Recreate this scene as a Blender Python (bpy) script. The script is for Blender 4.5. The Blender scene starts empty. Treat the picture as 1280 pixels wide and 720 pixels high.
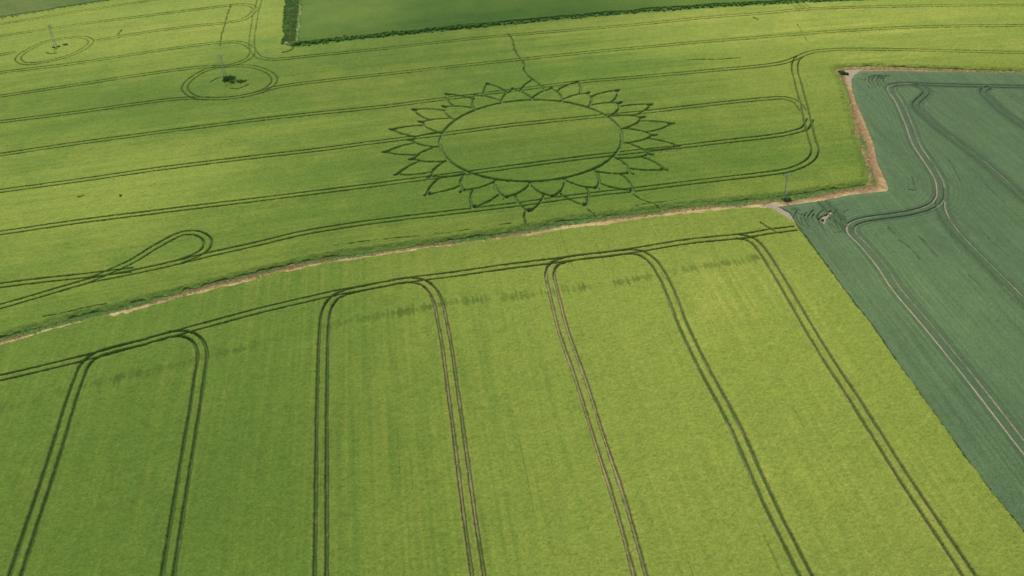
import bpy, math, random
import numpy as np
random.seed(7); RNG = np.random.default_rng(11)
D = bpy.data; SC = bpy.context.scene; COL = SC.collection
R = math.radians

# ------------------------------------------------------------------ camera
F_PX, PITCH, ROLL, CAM_H = 1200.0, R(34.99), R(2.5), 121.0
cam = D.objects.new('camera', D.cameras.new('camera')); COL.objects.link(cam)
cam.data.sensor_width = 36.0; cam.data.lens = 36.0*F_PX/1280.0
cam.data.clip_start = 1.0; cam.data.clip_end = 20000.0
cam.location = (0, 0, CAM_H)
from mathutils import Matrix
_rot = Matrix.Rotation(math.pi/2-PITCH, 4, 'X') @ Matrix.Rotation(-ROLL, 4, 'Z')
cam.rotation_euler = _rot.to_euler()
SC.camera = cam

def at(p, z=0.55):
    """pixel(s) of the 1280x720 survey photograph -> ground point at height z"""
    p = np.atleast_2d(np.array(p, float))
    x = (p[:, 0]-640)/F_PX; y = (p[:, 1]-360)/F_PX
    c, s = math.cos(ROLL), math.sin(ROLL)
    x, y = c*x-s*y, s*x+c*y
    dz = -math.sin(PITCH)-y*math.cos(PITCH); dy = math.cos(PITCH)-y*math.sin(PITCH)
    t = (CAM_H-z)/-dz
    return np.c_[x*t, dy*t]

def smooth_line(P, step=1.0, closed=False, ext=(0, 0)):
    P = np.array(P, float)
    if ext[0]: P = np.vstack([P[0]+(P[0]-P[1])/np.linalg.norm(P[0]-P[1])*ext[0], P])
    if ext[1]: P = np.vstack([P, P[-1]+(P[-1]-P[-2])/np.linalg.norm(P[-1]-P[-2])*ext[1]])
    n = len(P)
    Q = np.vstack([P[-1], P, P[0], P[1]]) if closed else np.vstack([2*P[0]-P[1], P, 2*P[-1]-P[-2]])
    out = []
    for i in range(n if closed else n-1):
        p0, p1, p2, p3 = Q[i], Q[i+1], Q[i+2], Q[i+3]
        # centripetal catmull-rom
        t0 = 0; t1 = t0+max(np.linalg.norm(p1-p0), 1e-3)**.5
        t2 = t1+max(np.linalg.norm(p2-p1), 1e-3)**.5; t3 = t2+max(np.linalg.norm(p3-p2), 1e-3)**.5
        m = max(2, int(np.linalg.norm(p2-p1)/step))
        for t in np.linspace(t1, t2, m, endpoint=False):
            a1 = (t1-t)/(t1-t0)*p0+(t-t0)/(t1-t0)*p1; a2 = (t2-t)/(t2-t1)*p1+(t-t1)/(t2-t1)*p2
            a3 = (t3-t)/(t3-t2)*p2+(t-t2)/(t3-t2)*p3
            b1 = (t2-t)/(t2-t0)*a1+(t-t0)/(t2-t0)*a2; b2 = (t3-t)/(t3-t1)*a2+(t-t1)/(t3-t1)*a3
            out.append((t2-t)/(t2-t1)*b1+(t-t1)/(t2-t1)*b2)
    out.append(P[0] if closed else P[-1])
    return np.array(out)

def normals(P):
    d = np.gradient(P, axis=0); d /= np.maximum(np.linalg.norm(d, axis=1, keepdims=True), 1e-6)
    return np.c_[-d[:, 1], d[:, 0]]

# ------------------------------------------------------------------ survey of the fields
UP_EDGE = [(-300,507),(0,422),(47,408.7),(94,396),(133,387),(172,376.7),(200,369.7),(260,355),(320,340),(370,329),(420,318.7),(495,309),(570,299),(640,288.5),(702,276.5),(790,265.5),(865,256),(960,246.5),(994,243),(1027,237.5),(1062,233),(1083,230)]
UP_RIGHT = [(1083,230),(1086,217),(1082,200),(1080,190),(1075,179),(1070,162),(1060,125),(1052,100),(1044,88)]
UP_TOPR = [(1044,88),(1048,84),(1085,82),(1135,83.5),(1210,86),(1280,87.5),(1700,95)]
HEDGE_LINE = [(367.5,58.5),(420,52),(480,45.5),(560,37.5),(640,30),(740,20.5),(800,15.5),(880,9.5),(960,5),(1040,1),(1300,-9),(1700,-22)]
LOW_EDGE = [(-300,513),(0,431.4),(15.6,429),(47,418.5),(78,409.7),(125,398),(156,391),(200,379.5),(260,364),(320,350),(370,338),(420,328),(495,316.5),(570,306.5),(640,297.3),(740,282),(840,269),(915,261.5),(960,260.5),(969,263),(981,270.6),(991,276),(996,284)]
LOW_RIGHT = [(996,284),(1009,299),(1052,358.7),(1097.5,417.5),(1135,472.5),(1183,539.5),(1235,610),(1279,665),(1400,816)]
BEAN_TOP = [(974,257.5),(985,256),(1025,250.6),(1062,243),(1100,239),(1109,238)]
BEAN_LEFT = [(1109,238),(1111,234),(1107.5,225),(1097.5,202.5),(1092.5,179),(1080,147.5),(1070,125),(1065,108),(1065,98),(1069,92),(1076,88.7)]
BEAN_TOPR = [(1076,88.7),(1110,87.8),(1185,89),(1280,91),(1700,99)]
POLY = {
 1: UP_EDGE + UP_RIGHT[1:] + UP_TOPR[1:] + HEDGE_LINE[::-1] + [(353,57),(356,0),(359,-35),(140,1),(70,12.5),(0,24),(-300,73)],
 2: LOW_EDGE + LOW_RIGHT[1:] + [(1400,1000),(-500,1000)],
 3: BEAN_TOP + BEAN_LEFT[1:] + BEAN_TOPR[1:] + [(1900,1100),(1402,816),(1280.5,665),(1236.5,610),(1184.5,539.5),(1136.5,472.5),(1099,417.5),(1054,358.7),(1011,299),(998.5,284),(994,275.6),(988,266)],
 4: [(374,53),(420,48),(480,41.5),(560,33.5),(640,26),(740,16.5),(800,11.5),(880,5.5),(960,1),(1040,-3),(1300,-13),(1700,-26),(1700,-110),(384,-110),(377,0)],
 5: [(-300,70),(0,21),(70,9.5),(140,-2),(352,-37),(352,-110),(-300,-110)],
}
BARE = [[(1025.5,272),(1034,268),(1039,264.5),(1041,267),(1033,274),(1030.5,282),(1028,279),(1024.5,275)]]

def T(pts, ext=(0,0), soil=.2, crop=1, closed=False, w=0, soil2=None, xs=0): return dict(soil2=soil if soil2 is None else soil2, xs=xs, pts=pts, ext=ext, soil=soil, crop=crop, closed=closed, w=w)
TRAMS = [
 # lower field
 T([(0,473.5),(62,459.4),(120,445),(175,430),(225,416),(320,390),(370,378),(417,367.5),(450,361.5),(510,351),(570,343),(640,333.2),(697,326),(790,313.7),(865,302),(932,295.5),(960,290.6),(994,286)],(40,0),.1,2,w=-.05),
 T([(20,719),(49,629),(77.5,540),(90.6,497.5),(100,472.5),(109,454),(124,443.5),(145,437.2),(175,430),(205,421.5),(222.5,417.5),(240,421),(250,432),(252.8,446),(249,472.5),(243.7,512.5),(239,539),(210,719)],(20,20),.08,2,w=.06),
 T([(400.6,719),(402.3,539),(404,460),(405.5,410),(407.5,392.5),(412,380.5),(419,372.5),(432,366.3),(452,361.5),(480,356),(512,351),(530,354.5),(540,363.5),(548,379),(553,400),(558,426),(566,487),(573,539),(586,640),(597.5,719)],(20,20),.15,2,w=.04,soil2=.5,xs=at([(512,351)])[0][0]+1),
 T([(800.6,719),(779,640),(746,539),(729,485),(703,410),(692,362),(688.5,342),(693,331),(705,325.8),(730,321.5),(760,318.2),(785,315.5),(800,316.5),(814,325),(826,341),(835.5,360),(855,410),(879,460),(921,539),(950.6,605),(1006.6,719)],(20,20),.7,2,w=.02,soil2=.25,xs=at([(797,316)])[0][0]),
 T([(1210,719),(1140.6,615),(1092,539),(1058,485),(1014.6,416),(981,359.5),(956,319),(946,306),(936,299),(922,296.5)],(20,0),.4,2),
 # upper field, headland round the edge
 T([(0,383.9),(47,370.5),(109,352.8),(156,343),(187,336.5),(225,328),(263,318.5),(320,306),(382,291.5),(432,283),(480,276.3),(560,266.8),(640,257),(735,244.5),(790,238),(865,228.7),(960,217.7),(985,213.5),(1005,206),(1015,198),(1019,188),(1015.5,176),(1010,152.5),(1005,130),(998.7,107.5),(993.7,85),(997,74),(1007,68),(1022.5,64.5),(1050,62.5),(1085,62.2),(1135,63),(1280,66.5)],(40,60)),
 T([(0,357.5),(47,351.6),(108,345),(140,341),(165,338)],(40,0)),
 T([(75,362.5),(108,352.5),(130,343.5),(165,327.5),(192,311),(215,298),(228,292.5),(242,291.5),(254,295),(260,303),(256,312.5),(246,319.5),(225,327.5)]),
 T([(0,239.8),(100,226),(200,211.6),(320,197),(420,185.4),(455,180.5),(560,167.5),(640,157),(740,146.8),(800,141.5),(855,134.8),(960,124),(980,123.3),(995,128),(1004,139)],(40,0)),
 T([(0,292),(100,277.5),(200,265),(320,250.5),(420,238),(520,225.3),(640,209.5),(715,199.5),(765,193.5),(815,188),(890,179.5),(960,171.5),(985,167.5),(1005,161.5),(1013,150)],(40,0)),
 T([(0,194),(100,179.5),(200,166),(320,150.7),(400,142),(480,134),(557,124),(640,113.5),(720,103.8),(800,96.8),(865,91),(960,82),(982,78),(1000,71)],(40,0)),
 T([(0,153),(100,140.6),(175,130),(225,124),(262,123.5)],(40,0)),
 T([(325,116.5),(342,110.5),(420,100),(480,93.7),(560,84.6),(640,76),(800,60),(960,46.3),(1060,38.8),(1160,34),(1280,32.5)],(0,60)),
 T([(0,121),(100,106),(175,94.5),(235,86.3),(275,83)],(40,0)),
 T([(270,84.5),(292.5,81.2),(306,76.3),(314.5,69.5),(315.3,62),(315,55),(316,42.5),(318.7,24.4),(321.9,10),(324.4,0),(327,-20)],(0,20)),
 T([(316,60),(319.4,68),(326,73),(338,75),(357.5,74),(395,70),(430,66.5),(480,61.5),(560,52.3),(640,44.5),(800,31),(880,22.8),(960,16.5),(1002,12.5),(1060,10),(1185,7.5),(1280,7)],(0,60)),
 T([(0,91.5),(100,79),(175,67.5),(225,60),(270,54.5),(292,53.2),(306,55.5),(314,61)],(40,0)),
 T([(117,52),(175,42),(240,33.5),(282,29.3),(302,25.5),(313,20),(318,14)]),
 T([(0,46),(100,31),(175,21.5),(240,13.2),(289,7.2),(305,6),(315,8),(320,12)],(40,0)),
 T([(-60,78),(0,69),(20,65.5)],(30,0)),
 T([(0,31),(100,14.5),(180,2.5),(220,-5)],(40,0)),
 T([(992,0),(995,6),(1001,12)],(8,0)),
 T([(1000,0),(1004,6),(1011,11)],(8,0)),
 # round the poles
 T([(210+x/8,50+y/8) for x,y in [(167,483),(195,428),(255,378),(335,328),(420,293),(500,276),(620,268),(730,266),(830,270),(925,293),(1005,328),(1050,365),(1064,397),(1045,445),(980,495),(885,535),(760,565),(630,585),(500,592),(400,592),(310,585),(235,560),(185,522)]],closed=True),
 T([(x/8,20+y/8) for x,y in [(182,425),(210,390),(280,345),(360,303),(450,268),(550,243),(650,230),(760,216),(850,220),(900,240),(913,262),(890,295),(830,340),(740,385),(620,425),(480,458),(350,478),(260,480),(200,460)]],closed=True),
 # bean field
 T([(1265,538.7),(1210,469),(1179,431),(1149,394),(1120.5,360),(1101,331),(1079,305),(1066,292),(1063.5,285),(1067,280),(1078,275.7),(1092,273),(1110,270.5),(1142,265.5),(1160,260),(1170,254),(1175.5,246),(1175.8,237),(1174,226),(1167.5,213),(1156,196),(1145.5,180),(1134,150),(1122.5,125),(1114,112.5),(1114.5,108),(1121,106),(1135,105.3),(1172,106.5),(1225,107.8),(1280,109)],(60,60),.85,3),
 T([(1121,107),(1132,106),(1145,107),(1154,110),(1158.5,114),(1156,119),(1149,125),(1145,130.5),(1147.5,136.5),(1159,147),(1172,159),(1198,179),(1235,209),(1280,248)],(0,60),.4,3),
 T([(1175.5,249),(1177,262),(1192.5,287),(1216,312.5),(1241,337.5),(1262.5,359),(1280,377)],(0,60),.55,3),
 T([(1238,109),(1231,112),(1230,117),(1237,124),(1251,137.5),(1280,158)],(0,60),.3,3),
 T([(1027,250),(1037,262),(1050,276),(1063,289)],(0,0),.25,3),
]
FOOT = [  # single trodden lines: (points, half width, crop)
 ([(635,43),(640,50),(645,66),(651,75),(655,82),(656,90),(664.5,99)],.3,1),
 ([(788,238),(799,249),(816,255),(828,262)],.22,1),
 ([(731,259),(738,265),(751,274.5)],.22,1),
 ([(657,265),(655.3,271.5),(657.7,282)],.25,1),
 ([(288.7,6),(282.5,25),(277.5,44),(275,58)],.2,1),
 ([(147,44),(152,38)],.3,1), ([(942,22.5),(947,24.5)],.45,1),
 ([(997,31),(1005,45),(1010,53)],.12,1),
 ([(950,279),(962,285),(971,292)],.22,2),
 ([(366,57),(366.5,61),(361,64.5),(353,66.5)],.35,1),
 ([(262,104),(270,99),(282,96)],.2,1), ([(288,111),(297,111.5),(306,108.5),(311,106)],.3,1),
 ([(58,66.5),(64,68),(71,67)],.25,1),
 ([(860,75.5),(900,74.5),(925,73)],.25,1),
 ([(98,247),(106,245.5)],.3,1), ([(150,245),(151,246)],.3,1),
 ([(640,279.5),(600,286),(520,296),(455,302),(418,307)],.1,1),
 ([(795,257.5),(820,254),(848,250)],.14,1), ([(133,380),(100,387),(55,396)],.12,1),
 # streaks in the beans
 ([(1125,300),(1135,309),(1150,325)],.2,3), ([(1149,296),(1160,308),(1172,322)],.17,3), ([(1185,199),(1194,212),(1201,227)],.13,3),
 ([(1219,220),(1240,238),(1257,256)],.12,3), ([(1183,287),(1195,303),(1204,318)],.1,3), ([(1212,345),(1224,357),(1236,370)],.12,3),
 ([(1228,290),(1240,302),(1262,322)],.1,3), ([(1141,222),(1146,238)],.14,3), ([(1137,237.5),(1146,238.5)],.22,3),
 ([(1112,285),(1117,292)],.15,3), ([(1058,97),(1112,104)],.08,3), ([(1103,87),(1113,100)],.15,3),
]
for i, x0 in enumerate((338, 372, 408, 446, 490, 530, 575)):   # curved drill rows in the bean corner
    FOOT.append(([(950+(x0+dx+random.uniform(-6,6))/8, 210+(y+random.uniform(-10,10))/8) for dx, y in ((60,424),(18,450),(0,490),(12,535),(50,585),(95,630))[i*5 % 2:6-(i*3 % 2)]], .15 if i % 3 else .22, 3))
for x0 in (655, 690, 725, 760, 800, 838):
    FOOT.append(([(950+(x0+dx)/8, 210+y/8) for dx, y in ((0,500),(30,560),(62,605),(100,650))], .17, 3))
for x0 in (735, 770, 805, 840):
    FOOT.append(([(950+(x0+dx)/8, 210+y/8) for dx, y in ((40,420),(5,450),(20,500),(60,550))], .13, 3))
for i, x0 in enumerate((412, 450, 488, 524, 560, 596)):
    FOOT.append(([(1030+(x0+dx)/8, 70+y/8) for dx, y in ((70,196),(22,212),(2,238),(16,280),(42,318))], .24 if i in (1,2,3) else .17, 3))
for x0 in (470, 505, 545, 585):
    FOOT.append(([(1030+(x0+dx)/8, 70+y/8) for dx, y in ((120,205),(70,196),(28,206))], .17, 3))

# sunflower crop circle: 18-fold, phase .35 of a 20 degree step
CC = at([(664,178)])[0]
def fit_circle(P):
    A = np.c_[2*P, np.ones(len(P))]; s = np.linalg.lstsq(A, (P**2).sum(1), rcond=None)[0]
    return s[:2], math.sqrt(s[2]+s[:2]@s[:2])
CC, RR = fit_circle(at([(549,181),(628,129),(596,138),(568,152),(554,166),(556,195),(575,211),(619,224),(664,227),(700,224),(736,213),(768,194),(776,181),(775,162),(758,145),(735,134),(704,127)]))
S = RR/25.5
def rp(r, a): a = R((a+.35)*20); return np.array([r*S*math.cos(a), r*S*math.sin(a)])
INNER = [(25.7,0),(27.3,.02),(28.6,.09),(30.1,.17),(31.4,.25),(32.5,.35),(33.4,.44),(35.2,.5)]
OUTER = [(32.9,.31),(34.2,.285),(36.0,.225),(37.6,.16),(39.2,.09),(40.4,.035),(41.5,0)]
inner_half = [rp(r, a) for r, a in INNER]; inner_half2 = [rp(r, 1-a) for r, a in INNER]
outer_half = [rp(r, a) for r, a in OUTER]; outer_half2 = [rp(r, -a) for r, a in OUTER]
def rot(P, k):
    c, s = math.cos(R(20*k)), math.sin(R(20*k)); P = np.array(P); return np.c_[P[:,0]*c-P[:,1]*s, P[:,0]*s+P[:,1]*c]
RING = np.array([[RR*math.cos(t), RR*math.sin(t)] for t in np.linspace(0, 2*math.pi, 180)])

# ------------------------------------------------------------------ survey grid (finer near the viewer's side of the farm)
Y0, Y1, NX = 78.0, 500.0, 2100
half = lambda y: .5333*(.819*y+69)*1.13
ys = [Y0]
while ys[-1] < Y1: ys.append(ys[-1]+1.15*2*half(ys[-1])/NX)
ys = np.array(ys); NY = len(ys); us = np.linspace(-1, 1, NX)
GX = (us[None, :]*half(ys)[:, None]).astype(np.float32); GY = np.repeat(ys[:, None], NX, 1).astype(np.float32)
jit = (2*half(ys)/NX)[:, None]
GX += (RNG.random(GX.shape, dtype=np.float32)-.5)*.5*jit; GY += (RNG.random(GY.shape, dtype=np.float32)-.5)*.5*jit
SPX = np.repeat(jit, NX, 1).astype(np.float32)
print('grid', NX, NY)

def window(P, rad):
    i0, i1 = np.searchsorted(ys, [P[:,1].min()-rad-.3, P[:,1].max()+rad+.3])
    if i1 <= i0: return None
    hs = np.array([half(ys[i0]), half(ys[min(i1, NY-1)])])
    xa, xb = P[:,0].min()-rad-.3, P[:,0].max()+rad+.3
    j0 = int(np.floor(((xa/hs).min()+1)/2*(NX-1))); j1 = int(np.ceil(((xb/hs).max()+1)/2*(NX-1)))+1
    j0, j1 = max(j0, 0), min(j1, NX)
    return None if j1 <= j0 else (slice(i0, i1), slice(j0, j1))
def carve(A, P, rad, chunk=4, val=None, V=None):
    P = np.asarray(P, np.float32)
    for k in range(0, len(P)-1, chunk):
        Q = P[k:k+chunk+1]; w = window(Q, rad)
        if w is None: continue
        x, y = GX[w], GY[w]; best = A[w].copy()
        for a, b in zip(Q[:-1], Q[1:]):
            d = b-a; L = float(d@d)
            if L < 1e-9: continue
            t = np.clip(((x-a[0])*d[0]+(y-a[1])*d[1])/L, 0, 1)
            best = np.minimum(best, np.hypot(x-a[0]-t*d[0], y-a[1]-t*d[1]))
        if V is not None:
            m = best < A[w]; V[w][m] = val
        A[w] = best
def inside(P, x=None, y=None):
    x = GX if x is None else x; y = GY if y is None else y
    r = np.zeros(x.shape, bool); P = np.asarray(P, np.float32)
    for (x1, y1), (x2, y2) in zip(P, np.roll(P, -1, 0)):
        if y1 == y2: continue
        if x.ndim == 2 and x.shape == GX.shape:
            i0, i1 = np.searchsorted(ys, [min(y1, y2)-2.5, max(y1, y2)+2.5])
            sl = slice(i0, i1)
        else: sl = slice(None)
        yy, xx = y[sl], x[sl]
        r[sl] ^= ((y1 > yy) != (y2 > yy)) & (xx < (x2-x1)*(yy-y1)/(y2-y1)+x1)
    return r
_nc = {}
def vnoise(x, y, sc, seed=0, sy=None):
    """smooth value noise in [-1,1] with cell size sc (sy along y)"""
    sy = sy or sc
    u = x/sc; v = y/sy
    iu = np.floor(u).astype(np.int64); iv = np.floor(v).astype(np.int64)
    fu = (u-iu).astype(np.float32); fv = (v-iv).astype(np.float32)
    fu = fu*fu*(3-2*fu); fv = fv*fv*(3-2*fv)
    tab = _nc.setdefault(seed, np.random.default_rng(1000+seed).random((1024, 1024), dtype=np.float32)*2-1)
    g = lambda a, b: tab[a & 1023, b & 1023]
    a = g(iu, iv)*(1-fu)+g(iu+1, iv)*fu; b = g(iu, iv+1)*(1-fu)+g(iu+1, iv+1)*fu
    return a*(1-fv)+b*fv
def fbm(x, y, sc, seed, octv=3):
    o = 0; a = 1; n = 0
    for k in range(octv): o = o+a*vnoise(x+17.3*k, y-9.1*k, sc/2**k, seed+k); n += a; a *= .55
    return o/n
sst = lambda a, b, t: (lambda q: q*q*(3-2*q))(np.clip((t-a)/(b-a), 0, 1))

CLS = np.zeros(GX.shape, np.int8)
# ragged field edges: test slightly wobbled coordinates
wx = GX+.35*vnoise(GX, GY, 1.3, 61)+.5*vnoise(GX, GY, 6., 62); wy = GY+.45*vnoise(GX, GY, 1.3, 63)+.6*vnoise(GX, GY, 6., 64)
_far = {}
for k, poly in POLY.items():
    P = at(poly, 0.3 if k != 2 else .5)
    m = inside(P, wx, wy) if k != 3 else inside(P, GX+.12*vnoise(GX, GY, 1.3, 61), GY)
    CLS[m & (CLS == 0)] = k
m2 = inside(at(POLY[2], .5), GX+.14*vnoise(GX, GY, .8, 66)+.2*vnoise(GX, GY, 4., 67), GY) ; right = GX > at([(1000,300)])[0][0]-2
CLS[right & (CLS == 2) & ~m2] = 0; CLS[right & m2 & (CLS == 0)] = 2
bare = np.zeros(GX.shape, bool)
for b in BARE: bare |= inside(at(b, .1), GX+.35*vnoise(GX, GY, 1., 65), GY+.35*vnoise(GX, GY, 1., 66))
CLS[bare & (CLS == 3)] = 0

BIG = np.float32(99)
dT = np.full(GX.shape, BIG, np.float32); soilT = np.zeros(GX.shape, np.float32); dW = dT.copy(); wT = soilT.copy()
strips = []
for t in TRAMS:
    z = .5 if t['crop'] != 3 else .25
    P = smooth_line(at(t['pts'], z), 1.0, t['closed'], t['ext'])
    # drivers never steer a perfect line
    s = np.arange(len(P)); wob = vnoise(s*1., s*0.+len(strips)*31.7, 14., 71)*.12
    N = normals(P); P = P+N*wob[:, None]
    pair = []
    for sgn in (-1, 1):
        Q = P+N*.92*sgn; pair.append(Q)
        carve(dT, Q, 1.6, val=t['soil'], V=soilT)
        if t['soil2'] != t['soil']:
            q2 = Q[Q[:, 0] > t['xs']] if Q[-1, 0] > Q[0, 0] else Q
            tmp_ = np.full(GX.shape, BIG, np.float32); carve(tmp_, q2, 1.6); soilT[(tmp_ < 1.5) & (tmp_ <= dT+.01)] = t['soil2']
        carve(dW, Q, 1.6, val=t['w'], V=wT)
    strips.append((t, pair))
dC = np.full(GX.shape, BIG, np.float32)
carve(dC, RING+CC, 2.0); dC -= np.float32(.13)
for k in range(18):
    for h in (inner_half, inner_half2, outer_half, outer_half2):
        carve(dC, smooth_line(rot(h, k)+CC, .5), 2.0)
dC_w = np.full(GX.shape, BIG, np.float32)        # trampled tips are wider
for k in range(18):
    carve(dC_w, np.array([rot([rp(39.9,0)],k)[0]+CC, rot([rp(41.3,0)],k)[0]+CC]), 2); carve(dC_w, np.array([rot([rp(33.6,.5)],k)[0]+CC, rot([rp(35.0,.5)],k)[0]+CC]), 2)
dF = np.full(GX.shape, BIG, np.float32)
fpaths = []
for pts, hw, crop in FOOT:
    P = smooth_line(at(pts, .5 if crop != 3 else .25), .7)
    s = np.arange(len(P)); P = P+normals(P)*(vnoise(s*1., s*0+len(fpaths)*13.1, 3., 72)*.25)[:, None]
    tmp = np.full(GX.shape, BIG, np.float32) if False else None
    carve(dF, P, 1.5) if hw == .24 else None
    fpaths.append((P, hw, crop))
for P, hw, crop in fpaths:                       # store distance relative to a .24 m half width
    Q = np.asarray(P, np.float32)
    for k in range(0, len(Q)-1, 4):
        q = Q[k:k+5]; w = window(q, 1.5)
        if w is None: continue
        x, y = GX[w], GY[w]; best = np.full(x.shape, BIG, np.float32)
        for a, b in zip(q[:-1], q[1:]):
            d = b-a; L = float(d@d)+1e-9; tt = np.clip(((x-a[0])*d[0]+(y-a[1])*d[1])/L, 0, 1)
            best = np.minimum(best, np.hypot(x-a[0]-tt*d[0], y-a[1]-tt*d[1]))
        dF[w] = np.minimum(dF[w], best+(.24-hw))
dUP = np.full(GX.shape, BIG, np.float32); dLO = dUP.copy(); dBE = dUP.copy(); dHE = dUP.copy(); dUR = dUP.copy()
carve(dUP, smooth_line(at(UP_EDGE), 2), 9); carve(dUR, smooth_line(at(UP_RIGHT), 2), 12); carve(dUR, smooth_line(at(UP_TOPR), 2), 12)
carve(dLO, smooth_line(at(LOW_EDGE[:-4]), 2), 9)
carve(dBE, smooth_line(at(BEAN_TOP), 2), 9); carve(dBE, smooth_line(at(BEAN_LEFT), 2), 9); carve(dBE, smooth_line(at(BEAN_TOPR), 2), 9)
carve(dHE, smooth_line(at(HEDGE_LINE), 3), 8)
dBR = dUP*0+BIG; carve(dBR, smooth_line(at(LOW_RIGHT), 3), 8)
dP1 = dUP*0+BIG; carve(dP1, strips[-5][1][0]*.5+strips[-5][1][1]*.5, 14)
BAND = [(-60,530),(0,514),(50,500),(110,482),(175,468),(230,455),(290,440),(365,420),(450,400),(520,388),(560,380),(640,372),(700,364),(760,356),(840,341),(950,323)]
dBD = dUP*0+BIG; carve(dBD, smooth_line(at(BAND), 3), 6)
# drill rows of the upper field follow its tramlines: fit a row coordinate
rows = {0: TRAMS[9], 1: TRAMS[8], 2: TRAMS[10], 3: TRAMS[12], 4: TRAMS[15]}
A = []; B = []
f6 = lambda x, y: np.stack([x*0+1, x/100, y/100, (x/100)**2, x*y/1e4, (y/100)**2], -1)
for k, t in rows.items():
    P = at([p for p in t['pts'] if 340 < p[0] < 940 or (k in (0, 1, 2) and p[0] < 940)]); A.append(f6(P[:,0], P[:,1])); B += [24.*k]*len(P)
for k, pts in ((3, TRAMS[11]['pts'][:4]), (4, TRAMS[13]['pts'][:4]), (5, TRAMS[16]['pts'][:5])):
    P = at(pts); A.append(f6(P[:,0], P[:,1])); B += [24.*k]*len(P)
coef = np.linalg.lstsq(np.vstack(A), np.array(B), rcond=None)[0].astype(np.float32)
c = coef; X1, Y1g = GX/100, GY/100
TU = c[0]+c[1]*X1+c[2]*Y1g+c[3]*X1*X1+c[4]*X1*Y1g+c[5]*Y1g*Y1g
SU = GX*.98+GY*.2
a_ = R(-6.7); TL = GX*math.cos(a_)-GY*math.sin(a_); SL = GX*math.sin(a_)+GY*math.cos(a_)
a_ = R(-5.8); TB = GX*math.cos(a_)-GY*math.sin(a_); SB = GX*math.sin(a_)+GY*math.cos(a_)

# ------------------------------------------------------------------ colours and heights
def lin(r, g, b):
    f = lambda v: ((v/255+.055)/1.055)**2.4 if v > 10 else v/255/12.92
    return np.array([f(r), f(g), f(b)], np.float32)
def mix(A, Bc, t):
    return A*(1-t[..., None])+np.asarray(Bc, np.float32)*t[..., None]
def blob(px, py, rx, ry, gx=None, gy=None):
    p = at([(px, py)])[0]; return np.exp(-(((GX-p[0])/rx)**2+((GY-p[1])/ry)**2))
GAIN = 1/1.28
C_YEL = lin(156,161,71)*GAIN; C_MID = lin(129,144,58)*GAIN; C_GRN = lin(103,128,48)*GAIN; C_DRK = lin(66,94,38)*GAIN
C_STR = lin(176,152,104)*GAIN; C_SOIL = lin(166,148,112)*GAIN; C_RED = lin(160,128,90)*GAIN; C_TAN = lin(208,186,130)*GAIN
C_BEAN = lin(89,113,75)*GAIN; C_NET = lin(84,114,54)*GAIN; C_PALE = lin(172,160,136)*GAIN
COLR = np.zeros(GX.shape+(3,), np.float32); Z = np.zeros(GX.shape, np.float32)
fine = RNG.random(GX.shape, dtype=np.float32)*2-1
n1 = fbm(GX, GY, 1.1, 1); n6 = fbm(GX, GY, 7., 5); n40 = fbm(GX, GY, 42., 9)

# barley ripeness plus cloud light and shade painted in: 0 green .. 1 yellow
ripe_light = np.full(GX.shape, .20, np.float32)
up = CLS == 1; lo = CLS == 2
ripe_light[up] += (.20*n40+.16*n6+.06*n1)[up]
ripe_light += .62*up*(.40*blob(130,212,34,20)+.30*blob(20,300,30,20)+.36*blob(110,40,70,34)+.42*blob(300,18,40,34)+.22*blob(330,90,25,10)+.6*blob(960,14,80,24)+.75*blob(1150,45,100,34)+.25*blob(1030,150,26,40)
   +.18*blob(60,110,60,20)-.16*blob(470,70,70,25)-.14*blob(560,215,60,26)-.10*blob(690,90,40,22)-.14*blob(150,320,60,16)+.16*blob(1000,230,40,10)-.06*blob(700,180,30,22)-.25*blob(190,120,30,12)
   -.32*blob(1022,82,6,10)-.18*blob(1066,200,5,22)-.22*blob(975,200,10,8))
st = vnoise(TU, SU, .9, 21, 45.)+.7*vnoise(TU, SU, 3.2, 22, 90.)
ripe_light[up] += (.09*st+.10*vnoise(TU, SU, 12., 23, 120.))[up]
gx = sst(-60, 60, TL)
ripe_light[lo] += (-.12+.47*gx+.10*n40+.08*n6+.05*n1)[lo]
ripe_light += lo*(.16*blob(900,360,12,12)+.14*blob(1150,640,12,14)+.10*blob(560,330,40,8)-.08*blob(200,600,30,20))
st2 = vnoise(TL, SL, .55, 31, 26.)+.2*vnoise(TL, SL, 1.8, 32, 60.)+.6*vnoise(TL, SL, .8, 46, 18.)
ripe_light[lo] += (.10*st2)[lo]
rowl = vnoise(TL, SL, .42, 47, 14.)*(.6+.4*vnoise(TL, SL, 9., 48, 30.))+.12*vnoise(TL, SL, 1.3, 49, 35.)
rowu = vnoise(TU, SU, .6, 50, 22.)+.8*vnoise(TU, SU, 1.7, 52, 40.)
patchy = sst(.05, .75, vnoise(TL, SL, 1.1, 33, 9.)*.6+vnoise(TL, SL, 4., 34, 12.)*.8)
lush = np.zeros(GX.shape, np.float32)
along = vnoise(GX, GX*0, 7., 37)*.7+vnoise(GX, GX*0, 2.2, 38)*.5
along += 1.3*(blob(205,461,14,8)+.8*blob(545,384,9,8)+.7*blob(470,398,12,8)+.8*blob(110,482,14,8)+.9*blob(650,368,10,8)+.9*blob(800,352,12,8)+.8*blob(925,330,12,8))-.1
lush[lo] = ((1-sst(.1, 1.5, dBD+.6*n1+1.3*vnoise(TL, SL, .45, 39, 7.)))*(.22+.78*sst(-.25, .55, along))*(.6+.4*patchy)*.9)[lo]
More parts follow.
